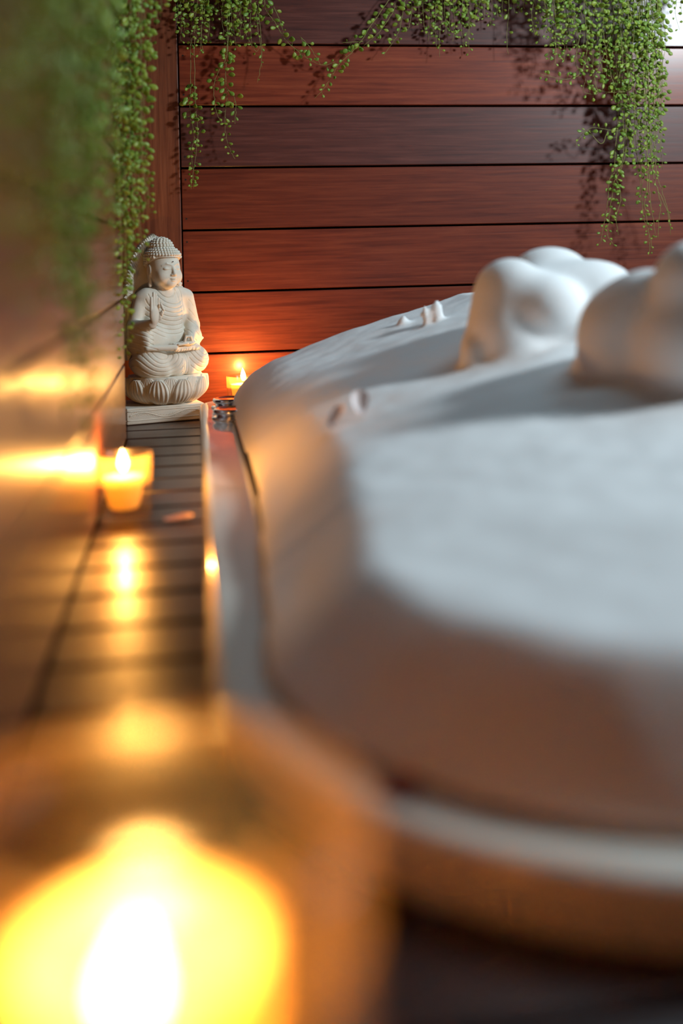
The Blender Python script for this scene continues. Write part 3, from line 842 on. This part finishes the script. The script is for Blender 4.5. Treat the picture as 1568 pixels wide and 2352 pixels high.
# ================================================================== VINES
def leaf_data(L_, W_, T_, pet):
    V, Fc = tube_data([(0, 0, 0), (0.0006, 0, pet * 0.5), (0, 0, pet)], [0.00045, 0.0004, 0.00045], 3)
    rings = [(0.0, 0.12), (0.14, 0.55), (0.38, 0.93), (0.62, 1.0), (0.84, 0.72), (1.0, 0.10)]
    k = len(V); n = 7
    for (t, r) in rings:
        for q in range(n):
            a = 2 * math.pi * q / n
            V.append(Vector((math.cos(a) * W_ / 2 * r, math.sin(a) * T_ / 2 * r + 0.0022 * (t - 0.5) ** 2 * 2, pet + t * L_)))
    for i in range(len(rings) - 1):
        for q in range(n):
            q2 = (q + 1) % n
            Fc.append((k + i * n + q, k + i * n + q2, k + (i + 1) * n + q2, k + (i + 1) * n + q))
    Fc.append(tuple(k + (len(rings) - 1) * n + q for q in range(n)))
    return V, Fc
LEAVES = []
for i, (a, b, c, d_) in enumerate(((0.0150, 0.0125, 0.0045, 0.0100), (0.0125, 0.0110, 0.0050, 0.0120), (0.0170, 0.0115, 0.0040, 0.0080))):
    V, Fc = leaf_data(a, b, c, d_)
    me = bpy.data.meshes.new('leaf'); me.from_pydata([tuple(v) for v in V], [], Fc); me.update()
    me.materials.append(M_LEAF); me.polygons.foreach_set('use_smooth', [True] * len(me.polygons))
    LEAVES.append((me, V, Fc))
class Vine:
    def __init__(s, label, loc):
        s.root = empty('hanging_vine', loc); tag(s.root, label, 'vine', 'trailing artificial vines')
        s.off = Vector(loc); s.n = 0; s.V = []; s.F = []; s.L = []
    def strand(s, pts, leaf_from=0.0, spacing=0.0095, size=1.0, rad=0.0009, spread=1.0, taper=True, skip=0.08):
        P = catmull(pts, 5); size *= 0.98; spacing *= 1.12
        P = [p + Vector((random.gauss(0, 1), random.gauss(0, 1), 0)) * 0.0007 for p in P]
        V, Fc = tube_data([p - s.off for p in P], [rad * (1 - 0.55 * i / len(P)) for i in range(len(P))], 4)
        st = from_py('stem', V, Fc, M_STEM, s.root)
        tot = sum((P[i + 1] - P[i]).length for i in range(len(P) - 1)); acc = 0; nxt = tot * leaf_from; side = 1
        for i in range(len(P) - 1):
            a, b = P[i], P[i + 1]; l = (b - a).length
            while nxt < acc + l and l > 1e-6:
                p = a.lerp(b, (nxt - acc) / l); t = (b - a).normalized()
                side = -side; nxt += spacing * random.uniform(0.6, 1.4)
                if random.random() < skip: continue
                sd_ = Vector((1, 0, 0)) if abs(t.x) < 0.75 else Vector((0, 0, 1))
                d = sd_ * side * random.uniform(0.5, 1.1) * spread + Vector((0, random.uniform(-0.8, 0.4), 0)) + t * random.uniform(-0.2, 0.9) + Vector((0, 0, random.uniform(-0.4, 0.1)))
                d.normalize()
                f_ = 1.0 if not taper else (1 - 0.45 * max(0, (nxt / tot - 0.7) / 0.3))
                s.L.append((p, d, random.uniform(0.75, 1.12) * size * max(f_, 0.45), st))
            acc += l
    def finish(s, keep=295):
        L = sorted(s.L, key=lambda q: (q[0] - CAM).length) if len(s.L) > keep else s.L
        for i, (p, d, sc, st) in enumerate(L):
            z = d; y = Vector((random.uniform(-0.5, 0.5), -1, random.uniform(-0.5, 0.5)))
            x = y.cross(z)
            if x.length < 1e-3: x = z.orthogonal()
            x.normalize(); y = z.cross(x)
            m = Matrix(((x.x, y.x, z.x, 0), (x.y, y.y, z.y, 0), (x.z, y.z, z.z, 0), (0, 0, 0, 1))) @ Matrix.Scale(sc, 4)
            m.translation = p - s.off
            me, LV, LF = random.choice(LEAVES)
            if i < keep:
                o = bpy.data.objects.new('leaf', me); COL.objects.link(o); o.parent = st; o.matrix_local = m
            else:
                k = len(s.V); s.V.extend([m @ v for v in LV]); s.F.extend([tuple(q + k for q in fc) for fc in LF])
        if s.V:
            o = from_py('leaf_mass', s.V, s.F, M_LEAF, s.root); o['kind'] = 'stuff'
TOPZ = 1.118
def P2(pts, Y, dy=0.0):
    return [hitY(x, y, Y + dy * i) for i, (x, y) in enumerate(pts)]
def hang(v, x, yend, Y, size=1.0, wob=10, lf=0.0, sp=0.0095, spread=1.0, curve=0, top=None, side=None, skip=0.08):
    e = hitY(x + curve, yend, Y)
    t = hitY(x, -20, Y); topv = Vector((t.x + 0.003, Y, TOPZ + 0.001))
    n = 6; pts = []
    for i in range(n + 1):
        q = i / n
        p = topv.lerp(e, q); a = 0.00042 * wob
        if 0 < i: p = p + Vector((random.uniform(-a, a), random.uniform(-a, a) * 0.6, 0))
        pts.append(p)
    v.strand(pts, lf, sp, size, spread=spread, skip=skip)
YV = WY - 0.026
# 1 dense bunch above the plank joint
v = Vine('dense green vine bunch hanging at the top, just right of the upright board', (hitY(480, 0, YV).x, YV, TOPZ))
for (x, ye) in ((405, 60), (415, 95), (426, 70), (440, 120), (452, 88), (462, 125), (470, 60), (478, 95), (500, 35), (512, 80), (523, 100), (535, 60), (540, 110), (552, 85), (562, 70), (575, 105), (586, 60)):
    hang(v, x, ye, YV + random.uniform(-0.012, 0.012), lf=0.4, sp=0.0075)
v.strand([Vector((hitY(592, 0, YV).x, YV, TOPZ))] + P2([(594, 20), (599, 80), (601, 130), (596, 165), (590, 190)], YV), 0.45, 0.022, 0.7, spread=0.5)
v.strand([Vector((hitY(585, 0, YV).x, YV, TOPZ))] + P2([(588, 20), (596, 90), (602, 155)], YV), 0.9, 0.02, 0.6)
v.strand([Vector((hitY(545, 0, YV).x, YV, TOPZ))] + P2([(548, 10), (556, 50), (572, 95), (588, 118), (598, 100)], YV), 0.5, 0.012, 0.9)
v.strand([Vector((hitY(470, 0, YV).x, YV, TOPZ))] + P2([(470, 40), (462, 65), (463, 100), (468, 122)], YV), 0.6, 0.010, 0.9)
v.finish()
# 2 the long strand beside the joint
v = Vine('long thin vine strand beside the upright board, ending lowest of its bunch', (hitY(437, 0, YV).x, YV, TOPZ))
v.strand([Vector((hitY(437, 0, YV).x, YV, TOPZ))] + P2([(438, 40), (437, 120), (438, 180), (436, 230), (438, 270), (446, 310), (440, 350), (443, 390), (444, 432)], YV + 0.004), 0.60, 0.0062, 0.95, spread=0.9)
v.strand([Vector((hitY(444, 0, YV).x, YV, TOPZ))] + P2([(446, 60), (447, 180), (449, 240), (454, 300), (448, 370), (438, 435)], YV - 0.006), 0.60, 0.0085, 0.9, spread=0.8)
v.finish()
# 3 twin wavy strands
v = Vine('vine with three wavy strands in front of the dark plank, right of the long strand', (hitY(520, 0, YV).x, YV, TOPZ))
v.strand([Vector((hitY(521, 0, YV).x, YV, TOPZ))] + P2([(521, 40), (522, 100), (519, 135), (503, 162), (491, 195), (493, 235), (500, 265), (511, 286)], YV - 0.004), 0.55, 0.0085)
v.strand([Vector((hitY(526, 0, YV).x, YV, TOPZ))] + P2([(526, 40), (522, 110), (517, 170), (522, 215), (517, 250), (517, 300), (526, 340), (540, 365)], YV), 0.50, 0.0085)
v.strand(P2([(522, 205), (535, 218), (541, 240), (540, 270), (539, 285)], YV), 0.1, 0.0105, 0.95)
v.finish()
# 4 the swag
v = Vine('open vine sprig swagging down in the middle of the top planks', (hitY(890, 0, YV).x, YV, TOPZ))
xx = hitY(905, 0, YV).x
v.strand([Vector((xx, YV, TOPZ))] + P2([(905, -30), (885, 10), (852, 58), (830, 92), (806, 122), (780, 146), (760, 178), (745, 202), (722, 226)], YV - 0.004), 0.42, 0.0072, 1.0)
v.strand([Vector((xx + 0.01, YV, TOPZ))] + P2([(918, -30), (908, 10), (898, 35), (880, 62), (862, 82), (835, 105)], YV), 0.4, 0.0080, 1.0)
v.strand([Vector((xx + 0.02, YV, TOPZ))] + P2([(930, -30), (928, 10), (922, 45), (915, 75), (900, 100), (880, 128)], YV), 0.4, 0.0085, 1.0)
v.strand([Vector((xx + 0.02, YV, TOPZ))] + P2([(940, -30), (945, 10), (942, 50), (935, 72)], YV), 0.5, 0.0085, 0.9)
v.strand(P2([(833, 95), (800, 97), (785, 98)], YV), 0.1, 0.010, 0.9)
v.finish()
v = Vine('slanting vine sprig crossing from the left bunch toward the swag', (hitY(612, 0, YV).x, YV, TOPZ))
v.strand([Vector((hitY(608, 0, YV).x, YV, TOPZ))] + P2([(606, -10), (612, 25), (630, 50), (645, 75), (658, 95), (690, 122), (712, 138), (742, 150), (770, 142)], YV - 0.002), 0.40, 0.0080, 1.0)
v.strand(P2([(628, 15), (640, 40), (652, 78)], YV), 0.0, 0.011, 0.8)
v.strand(P2([(690, 85), (705, 100), (722, 125), (735, 148)], YV - 0.008), 0.0, 0.014, 1.05)
v.finish()
# 5 top middle cluster
v = Vine('fringe of short vine strands at the top between the swag and the right curtain', (hitY(1060, 0, YV).x, YV, TOPZ))
for (x, ye) in ((965, 55), (975, 80), (985, 95), (993, 60), (1003, 110), (1012, 132), (1022, 85), (1032, 70), (1042, 95), (1052, 85), (1062, 110), (1072, 90), (1078, 120), (1090, 60), (1100, 40), (1112, 45), (1125, 62), (1140, 40), (1152, 30), (1164, 125), (1178, 30), (1190, 35), (1200, 20)):
    hang(v, x, ye, YV + random.uniform(-0.012, 0.012), lf=0.45, sp=0.0088 if x != 1164 else 0.03, size=0.95)
v.finish()
YR = WY - 0.07
# 6 curtain on the right, upper part
v = Vine('thick curtain of vine across the upper right planks', (hitY(1320, 0, YR).x, YR, TOPZ))
for x in range(1222, 1530, 8):
    e = 120 + 25 * math.sin(x * 0.05) + random.uniform(-35, 25)
    if x > 1330: e += 50
    if x > 1400: e += 20
    hang(v, x, e, YR + random.uniform(-0.02, 0.015), lf=0.38, sp=0.0088, size=0.95, wob=18)
for (a) in ([(1335, 60), (1322, 140), (1330, 170), (1300, 182), (1265, 176), (1238, 170)], [(1410, 60), (1385, 130), (1365, 180), (1372, 215), (1340, 210), (1345, 180)],
            [(1420, 80), (1400, 150), (1415, 205), (1440, 210), (1400, 212), (1370, 205), (1345, 190)]):
    v.strand(P2(a, YR), 0.3, 0.0085, 0.95)
v.finish()
# 7 right column
v = Vine('longest vine column at the right, trailing down past the dark plank', (hitY(1480, 0, YR).x, YR, TOPZ))
for (x, ye, c) in ((1440, 255, 10), (1448, 330, 12), (1456, 310, 20), (1462, 380, 20), (1470, 350, 25), (1478, 395, 15), (1486, 370, 25), (1492, 400, 20), (1498, 380, 18), (1504, 330, 16), (1510, 300, 10), (1516, 390, 5), (1475, 300, 30), (1468, 280, 40)):
    hang(v, x - c * 0.5, ye, YR + random.uniform(-0.02, 0.01), lf=0.42, sp=0.0092, size=0.95, wob=16, curve=c)
v.finish()
v = Vine('thin bare-tipped vine strands below the right column', (hitY(1505, 0, YR).x, YR - 0.012, TOPZ))
for a in ([(1500, 200), (1503, 330), (1508, 400), (1525, 455), (1537, 500), (1540, 540)], [(1490, 200), (1497, 380), (1508, 430), (1517, 470), (1513, 500), (1510, 548)],
          [(1480, 250), (1490, 400), (1492, 450), (1500, 505), (1504, 540)], [(1508, 430), (1530, 480), (1538, 520)], [(1485, 300), (1486, 420), (1480, 470), (1488, 520), (1498, 575)],
          [(1510, 30), (1516, 150), (1518, 260), (1517, 350)]):
    p0 = P2(a, YR - 0.012)
    if a[0][1] < 400: p0 = [Vector((p0[0].x, YR - 0.012, TOPZ))] + p0
    v.strand(p0, 0.62, 0.022, 0.75, spread=0.7)
v.finish()
# 8 mid-right lower strands
v = Vine('vine strands left of the right column, ending just above the foam', (hitY(1420, 0, YR).x, YR, TOPZ))
for a in ([(1410, 60), (1420, 200), (1440, 280), (1420, 300), (1365, 293), (1345, 300)], [(1415, 60), (1425, 220), (1432, 300), (1425, 380), (1400, 410), (1395, 470), (1385, 520), (1378, 560)],
          [(1430, 60), (1432, 220), (1438, 330), (1425, 390), (1410, 420), (1398, 500), (1395, 540), (1408, 562)], [(1440, 60), (1445, 240), (1455, 330), (1475, 400), (1472, 440), (1478, 500), (1490, 540), (1492, 580)],
          [(1425, 60), (1420, 250), (1412, 380), (1425, 450), (1415, 500), (1420, 540)], [(1395, 300), (1380, 330), (1350, 300), (1335, 310), (1320, 335)], [(1450, 100), (1458, 300), (1470, 420), (1478, 480)]):
    p0 = P2(a, YR + 0.006)
    if a[0][1] < 200: p0 = [Vector((p0[0].x, YR + 0.006, TOPZ))] + p0
    v.strand(p0, 0.50, 0.0095, 0.95)
v.finish()
v = Vine('small vine tuft in the upper right corner of the picture', (hitY(1560, 0, YR).x, YR, TOPZ))
for (x, ye) in ((1535, 12), (1546, 18), (1556, 70), (1566, 30), (1578, 90), (1590, 60)):
    hang(v, x, ye, YR + random.uniform(-0.02, 0.015), lf=0.4, sp=0.011)
v.finish()
# 9 vines down the left wall
def wall_strand(v, x, yend, X=-0.10, size=1.0, sp=0.010, dx=0, lf=0.2):
    e = hitX(x + dx, yend, X)
    if e.y > 1.93: e = hitY(x + dx, yend, 1.90)
    topv = Vector((e.x * 0.98, e.y, TOPZ)); pts = []
    for i in range(8):
        p = topv.lerp(e, i / 7)
        if i: p = p + Vector((random.uniform(-0.006, 0.006), random.uniform(-0.012, 0.012), 0))
        p.x = max(p.x, LX + 0.010); pts.append(p)
    v.strand(pts, lf, sp, size, spread=0.7)
v = Vine('long vine hanging in the corner in front of the statue halo', (-0.10, 1.88, TOPZ))
for (x, ye) in ((262, 520), (270, 610), (278, 700), (284, 640), (290, 800), (296, 740), (302, 690), (310, 600), (318, 540), (325, 600), (332, 500), (336, 470), (342, 490), (300, 560), (290, 470), (350, 130), (372, 40), (362, 60), (285, 830), (308, 600)):
    e = hitY(x, ye, 1.88 + random.uniform(-0.06, 0.03)); e.x = max(e.x, LX + 0.008)
    topv = Vector((e.x - 0.004, e.y, TOPZ)); pts = [topv.lerp(e, i / 7) + (Vector((random.uniform(-0.005, 0.005), random.uniform(-0.008, 0.008), 0)) if i else Vector()) for i in range(8)]
    v.strand(pts, 0.25, 0.0105, 1.0)
v.finish()
v = Vine('soft-focus vine hanging on the left wall between the near foliage and the statue', (-0.10, 1.45, TOPZ))
for (x, ye) in ((205, 330), (212, 420), (220, 300), (228, 380), (236, 450), (244, 520), (252, 480), (258, 560), (265, 500), (240, 280)):
    wall_strand(v, x, ye, -0.103 + random.uniform(-0.01, 0.01), lf=0.25)
v.finish()
v = Vine('blurred vine curtain hanging close by along the left wall', (-0.10, 0.95, TOPZ))
for (x, ye) in ((110, 300), (122, 520), (134, 420), (146, 640), (156, 820), (164, 700), (172, 930), (180, 860), (188, 980), (194, 900), (200, 1010), (150, 560), (206, 760), (214, 940), (176, 600), (128, 740)):
    wall_strand(v, x, ye, -0.098 + random.uniform(-0.012, 0.015), lf=0.2, sp=0.0115)
v.finish()
v = Vine('most blurred vine at the left edge, nearest the camera', (-0.095, 0.62, TOPZ))
for (x, ye) in ((-40, 300), (-10, 380), (15, 200), (35, 330), (60, 450), (85, 360), (50, 720), (100, 560), (75, 250), (-25, 520), (20, 600), (105, 900)):
    wall_strand(v, x, ye, -0.092 + random.uniform(-0.012, 0.015), lf=0.2, sp=0.0125)
v.finish()
# a red petal fallen over the near corner of the rim
p = hitZ(915, 1815, 0.0405)
petal('flower_petal', (p.x, p.y, 0.0425), 0.050, 0.024, math.radians(228), 0.0, M_PETALR, 'dark red petal draped over the near corner of the tub rim', 0.1, wrap=0.55)
